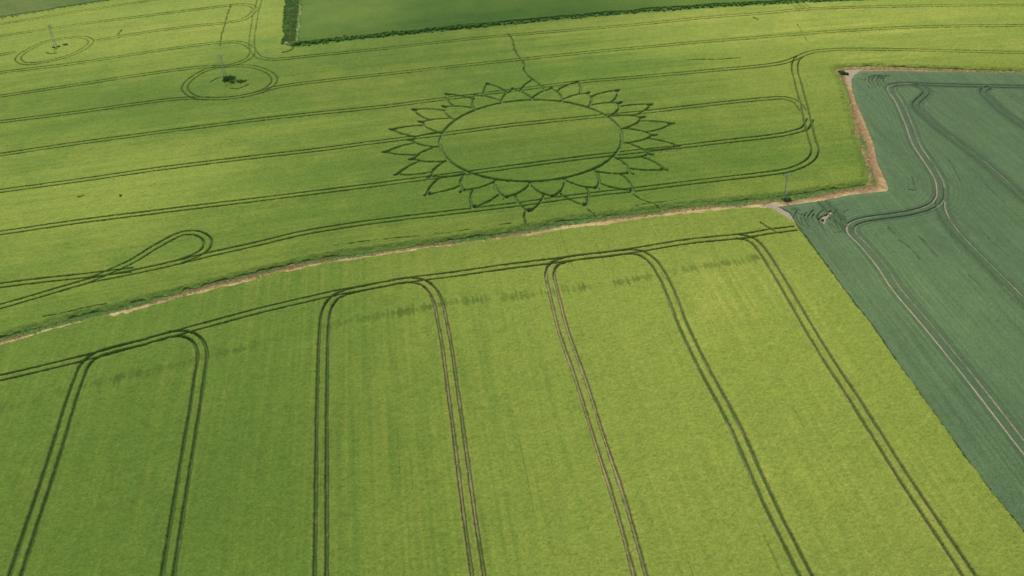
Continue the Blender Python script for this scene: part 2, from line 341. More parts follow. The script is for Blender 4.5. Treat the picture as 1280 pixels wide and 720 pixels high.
# thin rows missed by the drill in the lower field
miss = .8*sst(.78, .97, vnoise(TL, SL, .34, 35, 30.))*sst(.1, .6, vnoise(TL, SL, 6., 36, 40.))
miss *= lo
ripe_light = np.clip(ripe_light, 0, 1)
base = mix(mix(np.broadcast_to(C_GRN, COLR.shape), C_MID, sst(0, .5, ripe_light)), C_YEL, sst(.5, 1., ripe_light))
base = mix(base, C_GRN*.62, np.clip(lush*.85+miss*.6, 0, 1))
# verge-side crop is thick and green
ed = np.minimum(np.minimum(dUP, dUR+1.2), dHE+.8)
base = mix(base, C_NET, (up*(1-sst(.3, 2.6, ed+.5*n1))*.55).astype(np.float32))
straw_rim_lit = (1-sst(.05, .45, np.minimum(np.abs(dT-.40), dLO+.1)))*(.2+.8*soilT)*sst(-.7, .3, n1+.3*fine)*np.where(up, .15, 1.)  # straw along track edges, with the sunlit rim painted in
base = mix(base, C_STR*np.array([.85,.92,.75],np.float32), np.clip((up|lo)*straw_rim_lit*.55, 0, 1).astype(np.float32))
bar = up | lo
h = .72+.05*n1+.04*vnoise(GX, GY, .5, 54)+.035*n6+.045*fine*np.clip(SPX/.1, .6, 1.4)-.10*lush-.12*miss
edge_ramp = np.where(up, (.15+.85*sst(.1, 2.2, np.minimum(np.minimum(dUP, dUR), dHE)+.5*n1)), 1.)
h = h*edge_ramp
farin = up*(.06+.06*sst(230, 330, GY)+.06*vnoise(TU, SU, 40., 53, 18.))+lo*.05*vnoise(TL, SL, 30., 53, 11.)-wT
gapT = .45*sst(.10, .28, dT+.06*n1+.03*fine+farin)+.55*sst(.14, .46, dT+.08*n1+.04*fine+farin)
gapC = np.minimum((.5*sst(.10, .32, dC+.12*n1+.10*np.clip(vnoise(GX, GY, 2.3, 68), 0, 1))+.5*sst(.14, .54, dC+.2*n1)), sst(.32, .62, dC_w+.15*n1))
dF += .22*np.clip(vnoise(GX, GY, 1.7, 58), 0, 1)+.10*np.clip(vnoise(GX, GY, .6, 59), 0, 1)
gapF = sst(.10, .36, dF+.07*n1)
gap = np.minimum(np.minimum(gapT, gapC), gapF)
Z[bar] = (h*gap-.04*(1-gap))[bar]
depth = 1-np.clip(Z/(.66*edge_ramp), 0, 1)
base = mix(base, C_NET*1.05, np.clip(depth*2.2, 0, 1)*.6)  # gap walls: greener stalk bases, with shade painted in by depth
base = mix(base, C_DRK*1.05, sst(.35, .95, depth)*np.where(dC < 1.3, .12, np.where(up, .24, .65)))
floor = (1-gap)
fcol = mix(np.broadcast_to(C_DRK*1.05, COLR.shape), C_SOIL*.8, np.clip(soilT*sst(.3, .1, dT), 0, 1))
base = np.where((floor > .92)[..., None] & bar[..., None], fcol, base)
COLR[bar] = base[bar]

# beans
be = CLS == 3
rowsB = np.sin(2*np.pi*dP1/1.1)*np.clip(1-dP1/13, 0, 1)*.8
rowsB += np.sin(2*np.pi*TB/.9)*sst(6, 14, dP1)*.35*(vnoise(TB, SB, 9., 43, 14.)*.5+.5)
hb = .36+.03*n1+.05*fine+.02*n6+.03*rowsB+.03*vnoise(TB, SB, .5, 41, 8.)
hb *= .45+.55*sst(.1, 1.4, np.minimum(dBE, 9))
gB = np.minimum(sst(.12, .36, dT+.06*n1), .15+.85*sst(.12, .36, dF+.08*n1))
cb = mix(np.broadcast_to(C_BEAN, COLR.shape), C_BEAN*np.array([1.16,1.10,.98],np.float32), np.clip(.5+.5*n40+.3*n6, 0, 1))
cb = cb*(1+.11*vnoise(TB, SB, .5, 44, 12.)+.06*vnoise(TB, SB, 2.2, 45, 40.)+.06*n6+.05*n1+.10*rowsB+.07*fine)[..., None]
cb = mix(cb, C_PALE, np.clip((1-gB)*sst(-.35, .2, n1+.5*soilT)*.9, 0, 1)*np.where(dT < .5, .25+.75*soilT, .18))
cb = mix(cb, lin(70,84,56)*GAIN, np.clip((1-sst(.1, .42, dF))*.75, 0, 1))  # streaks and track gaps: recess shade painted into the bean colour
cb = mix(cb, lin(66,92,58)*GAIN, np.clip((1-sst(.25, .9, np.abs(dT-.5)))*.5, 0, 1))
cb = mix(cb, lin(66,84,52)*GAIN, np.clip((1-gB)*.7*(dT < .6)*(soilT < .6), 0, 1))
Z[be] = (hb*gB-.03*(1-gB))[be]; COLR[be] = cb[be]
# top fields
tp = CLS == 4
ct = mix(np.broadcast_to(lin(72,103,36)*GAIN, COLR.shape), lin(106,126,50)*GAIN, np.clip(.15+.5*n40+.25*n6+.9*blob(450,12,26,30)+.5*blob(900,-4,60,20)-.4*blob(560,25,50,14), 0, 1))  # blobs paint cloud light and shade into the crop colour
ct = ct*(1+.05*n1+.05*fine+.05*vnoise(TU, SU, 1.2, 24, 60.))[..., None]
Z[tp] = (.5+.04*fine+.05*n6)[tp]; COLR[tp] = ct[tp]
tl = CLS == 5
ct = mix(np.broadcast_to(lin(104,118,56)*GAIN, COLR.shape), lin(80,108,46)*GAIN, np.clip(.4+.8*n6+.4*n40, 0, 1))
Z[tl] = (.3+.05*fine+.06*n6)[tl]; COLR[tl] = (ct*(1+.06*n1+.05*fine)[..., None])[tl]
# verge, path and bare corners
vg = CLS == 0
dlow = np.minimum(dLO, dBE); dup = np.minimum(dUP, dUR)
tt = dlow/(dlow+dup+.01)+.16*n1+.10*n6+.06*fine
side = dUR < dUP
veg = np.clip(.5+.3*side+.9*vnoise(GX, GY, 9., 51)+.4*n1+.5*(GX < at([(150,380)])[0][0]), 0, 1)
soilp = mix(np.broadcast_to(C_TAN, COLR.shape), C_RED, np.clip(.42+.6*n1+.5*n6+.5*(dBE < 4)*sst(.1, .45, tt)+.3*side, 0, 1))
midc = mix(mix(np.broadcast_to(lin(146,120,82)*GAIN, COLR.shape), C_STR, np.clip(.4+.7*n1, 0, 1)), C_NET*1.2, veg*.8)
topc = mix(np.broadcast_to(C_NET*1.15, COLR.shape), C_STR, np.clip(side*.75+.3*n1, 0, 1))
vc = soilp.copy(); vc = vc+(midc-vc)*sst(.50, .62, tt)[..., None]; vc = vc+(topc-vc)*sst(.80, .92, tt)[..., None]
vc = np.where(((dlow > 8) & (dup > 8))[..., None], mix(np.broadcast_to(C_NET*1.1, COLR.shape), C_STR, np.clip(.2+.4*n1, 0, .5)), vc)
vc = np.where((dBR < 1.6)[..., None] & (GY < at([(996,283)])[0][1])[..., None], C_DRK*.8, vc)  # shadow along the barley edge painted as a dark strip
vc = np.where((dHE < 6)[..., None], mix(np.broadcast_to(C_NET*1.1, COLR.shape), C_DRK, np.clip(.4+.5*n1, 0, 1)), vc)
pal = bare | inside(at([(955,257),(963,255.5),(975,257.5),(984,263),(992,269.5),(995,277),(990,278),(979,270),(969,264),(959,262)], 0)) | inside(at([(1054,88),(1078,86.5),(1068,93),(1065.5,99),(1066,106),(1060,104),(1057,96)], 0))
vc = np.where(pal[..., None], mix(np.broadcast_to(C_PALE, COLR.shape), C_RED, np.clip(.15+.5*n1, 0, .6)), vc)
vc = vc*(1+.10*fine+.12*n1)[..., None]
Z[vg] = (.03+.05*fine+.05*n1)[vg]; COLR[vg] = vc[vg]
grain = vnoise(GX, GY, .55, 55)+.8*vnoise(GX, GY, .3, 56)+.5*vnoise(GX, GY, 1.6, 57)
COLR = np.clip(COLR*(1+(.09*fine+.085*grain)*bar+.05*rowl*lo+.05*rowu*up+(.05*fine+.055*grain)*be)[..., None], .004, .9)

# ------------------------------------------------------------------ materials
def crop_material(name, rough=.85, nscale=2.6, amt=.22, bump=.5, bdist=.12, trans=0):
    m = D.materials.new(name); m.use_nodes = True; nt = m.node_tree; N = nt.nodes; L = nt.links; N.clear()
    out = N.new('ShaderNodeOutputMaterial'); bs = N.new('ShaderNodeBsdfPrincipled'); L.new(bs.outputs[0], out.inputs[0])
    bs.inputs['Roughness'].default_value = rough; bs.inputs['Specular IOR Level'].default_value = .06
    at_ = N.new('ShaderNodeAttribute'); at_.attribute_name = 'col'
    tc = N.new('ShaderNodeTexCoord'); no = N.new('ShaderNodeTexNoise'); no.inputs['Scale'].default_value = nscale; no.inputs['Detail'].default_value = 5; no.inputs['Roughness'].default_value = .7
    L.new(tc.outputs['Object'], no.inputs['Vector'])
    mr = N.new('ShaderNodeMapRange'); mr.inputs['From Min'].default_value = .3; mr.inputs['From Max'].default_value = .7; mr.inputs['To Min'].default_value = 1-amt; mr.inputs['To Max'].default_value = 1+amt
    L.new(no.outputs['Fac'], mr.inputs['Value'])
    mx = N.new('ShaderNodeVectorMath'); mx.operation = 'SCALE'; L.new(at_.outputs['Color'], mx.inputs[0]); L.new(mr.outputs[0], mx.inputs['Scale'])
    L.new(mx.outputs[0], bs.inputs['Base Color'])
    bp = N.new('ShaderNodeBump'); bp.inputs['Strength'].default_value = bump; bp.inputs['Distance'].default_value = bdist; L.new(no.outputs['Fac'], bp.inputs['Height']); L.new(bp.outputs[0], bs.inputs['Normal'])
    return m
def plain_material(name, colr, rough=.7, nscale=6, amt=.3, metal=0):
    m = D.materials.new(name); m.use_nodes = True; nt = m.node_tree; N = nt.nodes; L = nt.links
    bs = N['Principled BSDF']; bs.inputs['Roughness'].default_value = rough; bs.inputs['Metallic'].default_value = metal
    tc = N.new('ShaderNodeTexCoord'); no = N.new('ShaderNodeTexNoise'); no.inputs['Scale'].default_value = nscale; no.inputs['Detail'].default_value = 4
    L.new(tc.outputs['Object'], no.inputs['Vector'])
    cr = N.new('ShaderNodeValToRGB'); e = cr.color_ramp.elements
    e[0].position = .3; e[1].position = .7
    e[0].color = tuple(v*(1-amt) for v in colr)+(1,); e[1].color = tuple(min(1, v*(1+amt)) for v in colr)+(1,)
    L.new(no.outputs['Fac'], cr.inputs[0]); L.new(cr.outputs[0], bs.inputs['Base Color'])
    return m
M_BAR = crop_material('barley_canopy'); M_BEAN = crop_material('bean_canopy', .6, 3.5, .22, .7)
M_TOP = crop_material('far_crop', .85, 1.2, .15, .3); M_SOIL = crop_material('verge_soil', .95, 2.2, .28, .8)
M_FLOOR = crop_material('track_floor', .95, 4., .3, .8); M_LEAF = crop_material('leaves', .6, 3., .2, .2)
def add_translucency(m, f):
    nt = m.node_tree; bs = next(n for n in nt.nodes if n.type == 'BSDF_PRINCIPLED'); out = next(n for n in nt.nodes if n.type == 'OUTPUT_MATERIAL')
    tl = nt.nodes.new('ShaderNodeBsdfTranslucent'); mx = nt.nodes.new('ShaderNodeMixShader'); mx.inputs[0].default_value = f
    nt.links.new(bs.inputs['Base Color'].links[0].from_socket, tl.inputs['Color'])
    nt.links.new(bs.outputs[0], mx.inputs[1]); nt.links.new(tl.outputs[0], mx.inputs[2]); nt.links.new(mx.outputs[0], out.inputs[0])
add_translucency(M_LEAF, .5)

# ------------------------------------------------------------------ mesh helpers
def tag(o, label=None, cat=None, group=None, kind=None):
    for k, v in (('label', label), ('category', cat), ('group', group), ('kind', kind)):
        if v: o[k] = v
    return o
def mesh_obj(name, V, Fq, colr, mat, parent=None, tris=False):
    V = np.ascontiguousarray(V, np.float32); Fq = np.ascontiguousarray(Fq, np.int32); n = Fq.shape[1]
    me = D.meshes.new(name); me.vertices.add(len(V)); me.vertices.foreach_set('co', V.ravel())
    me.loops.add(Fq.size); me.loops.foreach_set('vertex_index', Fq.ravel())
    me.polygons.add(len(Fq)); me.polygons.foreach_set('loop_start', np.arange(0, Fq.size, n, dtype=np.int32))
    if colr is not None:
        a = me.attributes.new('col', 'FLOAT_COLOR', 'POINT')
        a.data.foreach_set('color', np.ascontiguousarray(np.c_[colr, np.ones(len(V))], np.float32).ravel())
    me.update(calc_edges=True); me.materials.append(mat)
    o = D.objects.new(name, me); COL.objects.link(o); o.parent = parent
    return o
def empty(name, loc, rz=0):
    o = D.objects.new(name, None); COL.objects.link(o); o.location = loc; o.rotation_euler = (0, 0, rz); o.empty_display_size = .5
    return o
idx = np.arange(NX*NY, dtype=np.int32).reshape(NY, NX)
QUADS = np.stack([idx[:-1, :-1], idx[:-1, 1:], idx[1:, 1:], idx[1:, :-1]], -1).reshape(-1, 4)
CF = CLS.ravel()
VALL = np.stack([GX.ravel(), GY.ravel(), Z.ravel()], -1); CALL = COLR.reshape(-1, 3)
def field(name, k, mat, lowz=-.06):
    own = CF == k
    q = QUADS[own[QUADS].any(1)]
    used, inv = np.unique(q, return_inverse=True)
    V = VALL[used].copy(); V[~own[used], 2] = lowz
    colr = CALL[used].copy()
    if k != 0:
        edge = ~own[used]; colr[edge] = C_NET*.9 if k != 3 else C_BEAN*.8
    return mesh_obj(name, V, inv.reshape(-1, 4), colr, mat)
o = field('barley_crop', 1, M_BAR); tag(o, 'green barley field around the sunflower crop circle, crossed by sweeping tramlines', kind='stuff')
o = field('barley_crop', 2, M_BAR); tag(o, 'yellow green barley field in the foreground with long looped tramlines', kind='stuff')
o = field('bean_crop', 3, M_BEAN); tag(o, 'blue green bean crop on the right of the barley', kind='stuff')
o = field('grass_crop', 4, M_TOP); tag(o, 'dark green far field beyond the hedge at the top', kind='stuff')
o = field('grass_crop', 5, M_TOP); tag(o, 'olive green rough field in the far top left corner', kind='stuff')
o = field('farm_path', 0, M_SOIL, -.12); tag(o, kind='structure')

# wide country beyond
def ground_material():
    m = D.materials.new('distant_fields'); m.use_nodes = True; nt = m.node_tree; N = nt.nodes; L = nt.links
    bs = N['Principled BSDF']; bs.inputs['Roughness'].default_value = .95
    tc = N.new('ShaderNodeTexCoord'); vo = N.new('ShaderNodeTexVoronoi'); vo.inputs['Scale'].default_value = .004
    L.new(tc.outputs['Object'], vo.inputs['Vector'])
    cr = N.new('ShaderNodeValToRGB'); e = cr.color_ramp.elements
    e[0].color = tuple(C_GRN)+(1,); e[1].color = tuple(C_YEL)+(1,)
    el = e.new(.35); el.color = tuple(C_NET)+(1,); el = e.new(.65); el.color = tuple(C_MID)+(1,)
    sp = N.new('ShaderNodeSeparateColor'); L.new(vo.outputs['Color'], sp.inputs[0]); L.new(sp.outputs[0], cr.inputs[0])
    no = N.new('ShaderNodeTexNoise'); no.inputs['Scale'].default_value = .15; no.inputs['Detail'].default_value = 8; L.new(tc.outputs['Object'], no.inputs['Vector'])
    mr = N.new('ShaderNodeMapRange'); mr.inputs['To Min'].default_value = .7; mr.inputs['To Max'].default_value = 1.2; L.new(no.outputs['Fac'], mr.inputs['Value'])
    mx = N.new('ShaderNodeVectorMath'); mx.operation = 'SCALE'; L.new(cr.outputs[0], mx.inputs[0]); L.new(mr.outputs[0], mx.inputs['Scale']); L.new(mx.outputs[0], bs.inputs['Base Color'])
    return m
g = np.linspace(-8000, 8000, 41); gx_, gy_ = np.meshgrid(g, g)
gi = np.arange(41*41).reshape(41, 41)
o = mesh_obj('ground', np.c_[gx_.ravel(), gy_.ravel(), np.full(41*41, -.35)], np.stack([gi[:-1,:-1], gi[:-1,1:], gi[1:,1:], gi[1:,:-1]], -1).reshape(-1, 4), None, ground_material())
tag(o, kind='structure')

# ------------------------------------------------------------------ wheel tracks and trodden lines: floors lying in the gaps
def strip_data(P, hw, z, colf, seed):
    P = smooth_line(P, .35) if np.linalg.norm(P[1]-P[0]) > .5 else P
    n = len(P); N = normals(P); across = np.linspace(-1, 1, 5)
    rg = np.random.default_rng(seed)
    w = hw*(1+.15*(rg.random(n)-.5))
    V = P[:, None, :]+N[:, None, :]*(across[None, :, None]*w[:, None, None])
    zz = z+(rg.random((n, 5))-.5)*.04-.02*(1-across**2)[None]
    V = np.concatenate([V, zz[..., None]], -1).reshape(-1, 3)
    q = np.arange(n*5).reshape(n, 5); Fq = np.stack([q[:-1,:-1], q[1:,:-1], q[1:,1:], q[:-1,1:]], -1).reshape(-1, 4)
    return V, Fq, colf(V, rg)
def join(parts):
    V = []; Fq = []; Cc = []; o = 0
    for v, f, c_ in parts: V.append(v); Fq.append(f+o); Cc.append(c_); o += len(v)
    return np.vstack(V), np.vstack(Fq), np.vstack(Cc)
def track_col(soil, bean=False, soil2=None, xs=0):
    def f(V, rg, soil=soil):
        if soil2 is not None: soil = np.where(V[:, 0] > xs, soil2, soil)
        n = .6*vnoise(V[:,0], V[:,1], 3.5, 81)+.35*vnoise(V[:,0], V[:,1], .4, 82)+.3*(rg.random(len(V))*2-1)
        t = sst(-.8, 1.0, n+(soil-.5)*2.2)
        a = C_NET*.9 if not bean else C_BEAN*.75
        c_ = a[None]*(1-t[:, None])+((C_PALE*.92 if bean else C_SOIL)[None])*t[:, None]
        return c_*(1+.25*(rg.random(len(V))-.5))[:, None]
    return f
for i, (t, pair) in enumerate(strips):
    bean = t['crop'] == 3
    parts = [strip_data(Q[::1], (.25 if not bean else .17), .035+.0025*i+.001*j, track_col(min(1, t['soil']-(.34 if j == 0 and bean else 0)), bean, None if t['soil2'] == t['soil'] else t['soil2'], t['xs']), 100+2*i+j) for j, Q in enumerate(pair)]
    o = mesh_obj('tramline', *join(parts), M_FLOOR); tag(o, kind='structure')
names = []
for i, (P, hw, crop) in enumerate(fpaths[:4]):
    o = mesh_obj('trodden_path', *strip_data(P, hw*.9, .03, track_col(.3), 300+i), M_FLOOR); tag(o, kind='structure')

# crop circle
def flat_col(V, rg):
    n = vnoise(V[:,0]+50, V[:,1]+50, 1.2, 91)+.6*(rg.random(len(V))*2-1)
    t = sst(-.8, .9, n); a, b = lin(90,120,58)*GAIN, lin(124,144,84)*GAIN
    return (a[None]*(1-t[:, None])+b[None]*t[:, None])*(1+.2*(rg.random(len(V))-.5))[:, None]
root = empty('crop_circle', (CC[0], CC[1], 0))
tag(root, 'huge sunflower shaped crop circle of ring and pointed petals pressed into green barley', 'crop circle')
mesh_obj('ring', *strip_data(np.vstack([RING, RING[1:2]]), .42, .10, flat_col, 401), M_FLOOR, root)
mesh_in = join([strip_data(smooth_line(h_, .4), .36, .085+.006*j, flat_col, 402+j) for j, h_ in enumerate((inner_half, inner_half2))])
mesh_out = join([strip_data(smooth_line(h_, .4), .36, .07+.006*j, flat_col, 404+j) for j, h_ in enumerate((outer_half, outer_half2))])
p_in = mesh_obj('short_petal', *mesh_in, M_FLOOR, root); p_out = mesh_obj('long_petal', *mesh_out, M_FLOOR, root)
for k in range(1, 18):
    for p in (p_in, p_out):
        c_ = p.copy(); COL.objects.link(c_); c_.parent = root; c_.rotation_euler = (0, 0, R(20*k))

# ------------------------------------------------------------------ leaves, grass, hedges
def tufts(name, pts, hts, wid, cols, seed, blades=5, parent=None, lean=.5):
    """upright blades in clumps; pts (n,2|3)"""
    rg = np.random.default_rng(seed); n = len(pts); m = n*blades
    base_ = np.repeat(np.c_[pts[:, :2], pts[:, 2] if pts.shape[1] > 2 else np.zeros(n)], blades, 0)
    hh = np.repeat(hts, blades)*(.6+.6*rg.random(m)); ww = np.repeat(wid, blades)*(.6+.8*rg.random(m))
    az = rg.random(m)*2*np.pi; ln = rg.random(m)*lean
    off = np.c_[np.cos(az), np.sin(az)]*np.repeat(wid, blades)[:, None]*rg.random(m)[:, None]*1.2
    base_[:, :2] += off
    tx = np.c_[-np.sin(az), np.cos(az), np.zeros(m)]*ww[:, None]*.5
    dirv = np.c_[np.cos(az)*ln, np.sin(az)*ln, np.ones(m)]; dirv *= (hh/np.linalg.norm(dirv, axis=1))[:, None]
    midp = base_+dirv*.55; tip = base_+dirv+np.c_[np.cos(az), np.sin(az), -.2*np.ones(m)]*(hh*.25*ln)[:, None]
    V = np.stack([base_-tx*.5, base_+tx*.5, midp+tx, tip, midp-tx], 1).reshape(-1, 3)
    i = np.arange(m)*5
    Fq = np.vstack([np.c_[i, i+1, i+2, i+4], np.c_[i+4, i+2, i+3, i+3]])
    Ft = np.vstack([np.c_[i, i+1, i+2], np.c_[i, i+2, i+4], np.c_[i+4, i+2, i+3]])
    cc = np.repeat(np.repeat(cols, blades, 0)*(1+.35*(rg.random(m)-.5))[:, None], 5, 0)
    return mesh_obj(name, V, Ft, cc, M_LEAF, parent)
def leaf_cloud(name, centers, radii, n_each, leaf, cols, seed, parent=None, flat=1.0):
    """many leaf faces on and inside uneven lumps"""
    rg = np.random.default_rng(seed); Vs = []; Cs = []
    for (cx, cy, cz), r, k, c_ in zip(centers, radii, n_each, cols):
        d = rg.normal(size=(k, 3)); d /= np.linalg.norm(d, axis=1, keepdims=True)
        rr = r*(.45+.6*rg.random(k)**.5)*(1+.25*np.sin(3*d[:,0]*2+cx)*np.cos(4*d[:,1]+cy))
        p = d*rr[:, None]; p[:, 2] *= flat; p += (cx, cy, cz); p[:, 2] = np.maximum(p[:, 2], .05)
        a = rg.normal(size=(k, 3)); a /= np.linalg.norm(a, axis=1, keepdims=True); b = np.cross(a, d); b /= np.maximum(np.linalg.norm(b, axis=1, keepdims=True), 1e-3)
        s = leaf*(.6+.8*rg.random(k))[:, None]
        Vs.append(np.stack([p-a*s, p+b*s*.5, p+a*s, p-b*s*.5], 1).reshape(-1, 3))
        Cs.append(np.repeat(np.asarray(c_)[None]*(.7+.6*rg.random(k))[:, None], 4, 0))
    V = np.vstack(Vs); i = np.arange(len(V)//4)*4
    return mesh_obj(name, V, np.c_[i, i+1, i+2, i+3], np.vstack(Cs), M_LEAF, parent)

# tall weeds and dead grass in the verge
cand = np.flatnonzero(vg.ravel() & (~pal.ravel()) & (tt.ravel() > .55) & (np.minimum(dlow, dup).ravel() < 9) & (dHE.ravel() > 6))
area = (SPX.ravel()[cand]**2*1.15); pr = area/area.sum()
pick = RNG.choice(cand, 4200, p=pr)
ttp = tt.ravel()[pick]; vp = veg.ravel()[pick]; sp_ = side.ravel()[pick]
green = np.where(sp_, (ttp > .42) & (ttp < .68) & (vp > .3), ((ttp > .84) & (vp > .4)) | (vp > .95))
cols = np.where(green[:, None], C_NET[None]*(1.9+.9*RNG.random((len(pick), 1))), (C_STR*(.6+.5*RNG.random((len(pick), 1)))+lin(130,90,60)*GAIN*RNG.random((len(pick), 1)))*1.15)
hts = np.where(green, .14, .15)*(.6+.7*RNG.random(len(pick)))
ptsv = np.c_[GX.ravel()[pick], GY.ravel()[pick], Z.ravel()[pick]-.03]
for nm, msk, lab in (('nettles', green, 'dark green nettles and weeds lining the verge below the barley'), ('dry_grass', ~green, 'brown and straw coloured dead grass along the dirt path')):
    o = tufts(nm, ptsv[msk], hts[msk], np.full(msk.sum(), .2), cols[msk], 501, 5, lean=1.6); tag(o, lab, kind='stuff')

# hedge on the far field's edge and weeds round its corner
H = smooth_line(at([(368,54.5),(400,52),(420,49.5),(480,43.2),(560,35.2),(640,28),(740,18.5),(800,13.5),(880,7.5),(960,3),(1040,-1),(1140,-5)], .5), 1.0)
ce = []; ra = []; ne = []; cl = []
for p in H:
    for q in range(3 if p[0] < 0 else 2):
        s_ = (1.25 if p[0] < 0 else .9)*.75+.55*(vnoise(p[0:1], p[1:2], 9., 95)[0]*.6+random.random()*.7)
        ce.append((p[0]+random.gauss(0, .5), p[1]+random.gauss(.4, .9), .12+.22*s_)); ra.append(.42*s_); ne.append(46)
        cl.append(C_DRK*(2.5+1.2*random.random()) if random.random() < .8 else C_NET*2)
o = leaf_cloud('hedge', ce, ra, ne, .26, cl, 601); tag(o, 'low dark green hedge dividing the barley from the dark far field', 'hedge')
H2 = smooth_line(at([(0,23),(40,17.5),(70,12),(105,6.5),(140,0),(200,-10)], .5), 1.0)
ce = []; ra = []; ne = []; cl = []
for p in H2:
    s_ = .7+.5*random.random(); ce.append((p[0]+random.gauss(0, .4), p[1]+random.gauss(0, .5), .15+.25*s_)); ra.append(.55*s_); ne.append(40); cl.append(C_DRK*(1.7+1.0*random.random()))
o = leaf_cloud('hedge', ce, ra, ne, .24, cl, 602); tag(o, 'thin hedge strip at the far top left corner of the barley', 'hedge')
# overgrown strip left of the dark field
pa, pb, pc, pd = at([(353,57),(368,57),(376,-30),(359,-30)], .2)
n_ = 3000; uu = RNG.random(n_); vv = RNG.random(n_)**1.0
Pq = (pa*(1-uu)[:, None]+pb*uu[:, None])*(1-vv)[:, None]+(pd*(1-uu)[:, None]+pc*uu[:, None])*vv[:, None]
cs = np.where((np.abs(uu-.62) < .05)[:, None], C_STR[None]*.8, np.where((vnoise(Pq[:,0], Pq[:,1], 3., 97) > .3)[:, None], C_NET[None]*2.2, C_NET[None]*1.7))
o = tufts('tall_weeds', Pq, .3+.3*RNG.random(n_), np.full(n_, .34), cs, 603, 4, lean=1.6); tag(o, 'strip of rank green weeds beside the left edge of the dark far field', kind='stuff')

# weed and bramble clumps
def clump(px, py, lumps, label, rad, leaf, colr, seed, n=240, name='weed_clump', cat='weeds', group=None, flat=.8):
    p = at([(px, py)], .2)[0]; rg = np.random.default_rng(seed)
    ce = []; ra = []
    for k in range(lumps):
        r = rad*(.5+.6*rg.random()); ce.append((p[0]+rg.normal()*rad*1.0, p[1]+rg.normal()*rad*.7, r*.75)); ra.append(r)
    o = leaf_cloud(name, ce, ra, [n]*lumps, leaf, [colr*(1.5+1.0*rg.random()) for _ in range(lumps)], seed, flat=flat)
    o.location = (0, 0, 0); return tag(o, label, cat, group)
clump(286.5,101.5,9,'dark bramble bush under the far pole with the wider ring of tramlines',1.1,.24,C_DRK*.95,701,name='bramble_bush',cat='bush')
clump(299,103.5,7,'low dark weeds right of the bramble bush inside the ringed tramlines',1.0,.22,C_DRK*1.2,702)
clump(70,61.5,6,'dark weeds at the foot of the top left pole',.7,.2,C_DRK*.9,703)
clump(84,58,7,'green rank weeds right of the top left pole',.7,.2,C_NET*.8,704)
clump(1002.5,227.5,3,'small lone dark weed tuft standing in the barley right of the nearest pole',.45,.15,C_DRK*.6,705)
clump(979.5,249,4,'bright green nettle patch at the foot of the nearest pole',.6,.16,C_NET*1.1,706)
clump(1028,274.5,3,'dark weed clump on the pale bare patch in the bean corner',.28,.12,C_DRK*.5,707)
clump(1053,91.5,5,'small green shrub by the pale soil at the top corner of the bean field',.6,.18,C_NET*.85,708,name='shrub',cat='shrub')
clump(360,56.5,4,'pale weeds on the corner where two hedge lines meet',.7,.2,lin(150,160,110)*GAIN,709)

# ------------------------------------------------------------------ power poles
M_WOOD = plain_material('weathered_pole_wood', (.30,.30,.28), .8, 5, .25); M_STEEL = plain_material('galvanised_steel', (.22,.22,.23), .5, 8, .2, .3)
M_CER = plain_material('ceramic', (.10,.07,.06), .3, 10, .2)
def lathe(prof, seg=12, off=(0,0,0), axis=None):
    V = []; 
    for r, z in prof:
        for k in range(seg):
            a = 2*math.pi*k/seg; V.append((off[0]+r*math.cos(a), off[1]+r*math.sin(a), off[2]+z))
    Fq = []
    for i in range(len(prof)-1):
        for k in range(seg): Fq.append((i*seg+k, i*seg+(k+1) % seg, (i+1)*seg+(k+1) % seg, (i+1)*seg+k))
    return V, Fq
def bar(a, b, w, h):
    from mathutils import Vector
    a, b = Vector(a), Vector(b); d = (b-a).normalized(); up_ = Vector((0,0,1)) if abs(d.z) < .9 else Vector((0,1,0)); s = d.cross(up_).normalized(); u = s.cross(d).normalized()
    V = [];
    for p in (a, b):
        for i, j in ((-1,-1),(1,-1),(1,1),(-1,1)): V.append(tuple(p+s*(i*w/2)+u*(j*h/2)))
    return V, [(0,1,2,3),(7,6,5,4),(0,4,5,1),(1,5,6,2),(2,6,7,3),(3,7,4,0)]
def cyl_between(a, b, r0, r1, seg=12):
    from mathutils import Vector
    a, b = Vector(a), Vector(b); d = (b-a); L_ = d.length; qn = Vector((0,0,1)).rotation_difference(d.normalized())
    V, Fq = lathe([(0,0),(r0,0),(r0*.75+r1*.25,L_*.3),(r1,L_),(0,L_+r1*.4)], seg)
    return [tuple(a+qn @ Vector(v)) for v in V], Fq
def part(name, data, mat, parent):
    me = D.meshes.new(name); me.from_pydata(data[0], [], data[1]); me.update(); me.materials.append(mat)
    o = D.objects.new(name, me); COL.objects.link(o); o.parent = parent; return o
def power_pole(px, py, h_, rz, label, twin=False, arm=1.0):
    p = at([(px, py)], 0)[0]; root = empty('power_pole', (p[0], p[1], 0), rz); tag(root, label, 'power pole', 'wooden power poles in the barley')
    if twin:
        for s in (-1, 1): part('pole', cyl_between((s*.45, 0, -.3), (s*.16, 0, h_), (.10), .07), M_WOOD, root)
        part('brace', bar((-.36, .0, h_*.42), (.36, .0, h_*.42), .1, .14), M_WOOD, root)
    else:
        part('pole', cyl_between((0, 0, -.3), (0, 0, h_), .15, .10), M_WOOD, root)
    ca = part('crossarm', bar((-arm, .15, h_-.35), (arm, .15, h_-.35), .12, .14), M_STEEL, root)
    for s in (-1, 1): part('brace', bar((s*arm*.6, .14, h_-.42), (0, .14, h_-1.0), .05, .05), M_STEEL, root)
    for s in (-.92, 0, .92):
        z0 = h_-.28 if s else h_+.02; y0 = .15 if s else 0
        part('insulator', lathe([(0,0),(.03,0),(.03,.08),(.11,.10),(.06,.14),(.11,.17),(.06,.21),(.10,.24),(.05,.30),(0,.31)], 10, (s*arm, y0, z0)), M_CER, root)
    return root
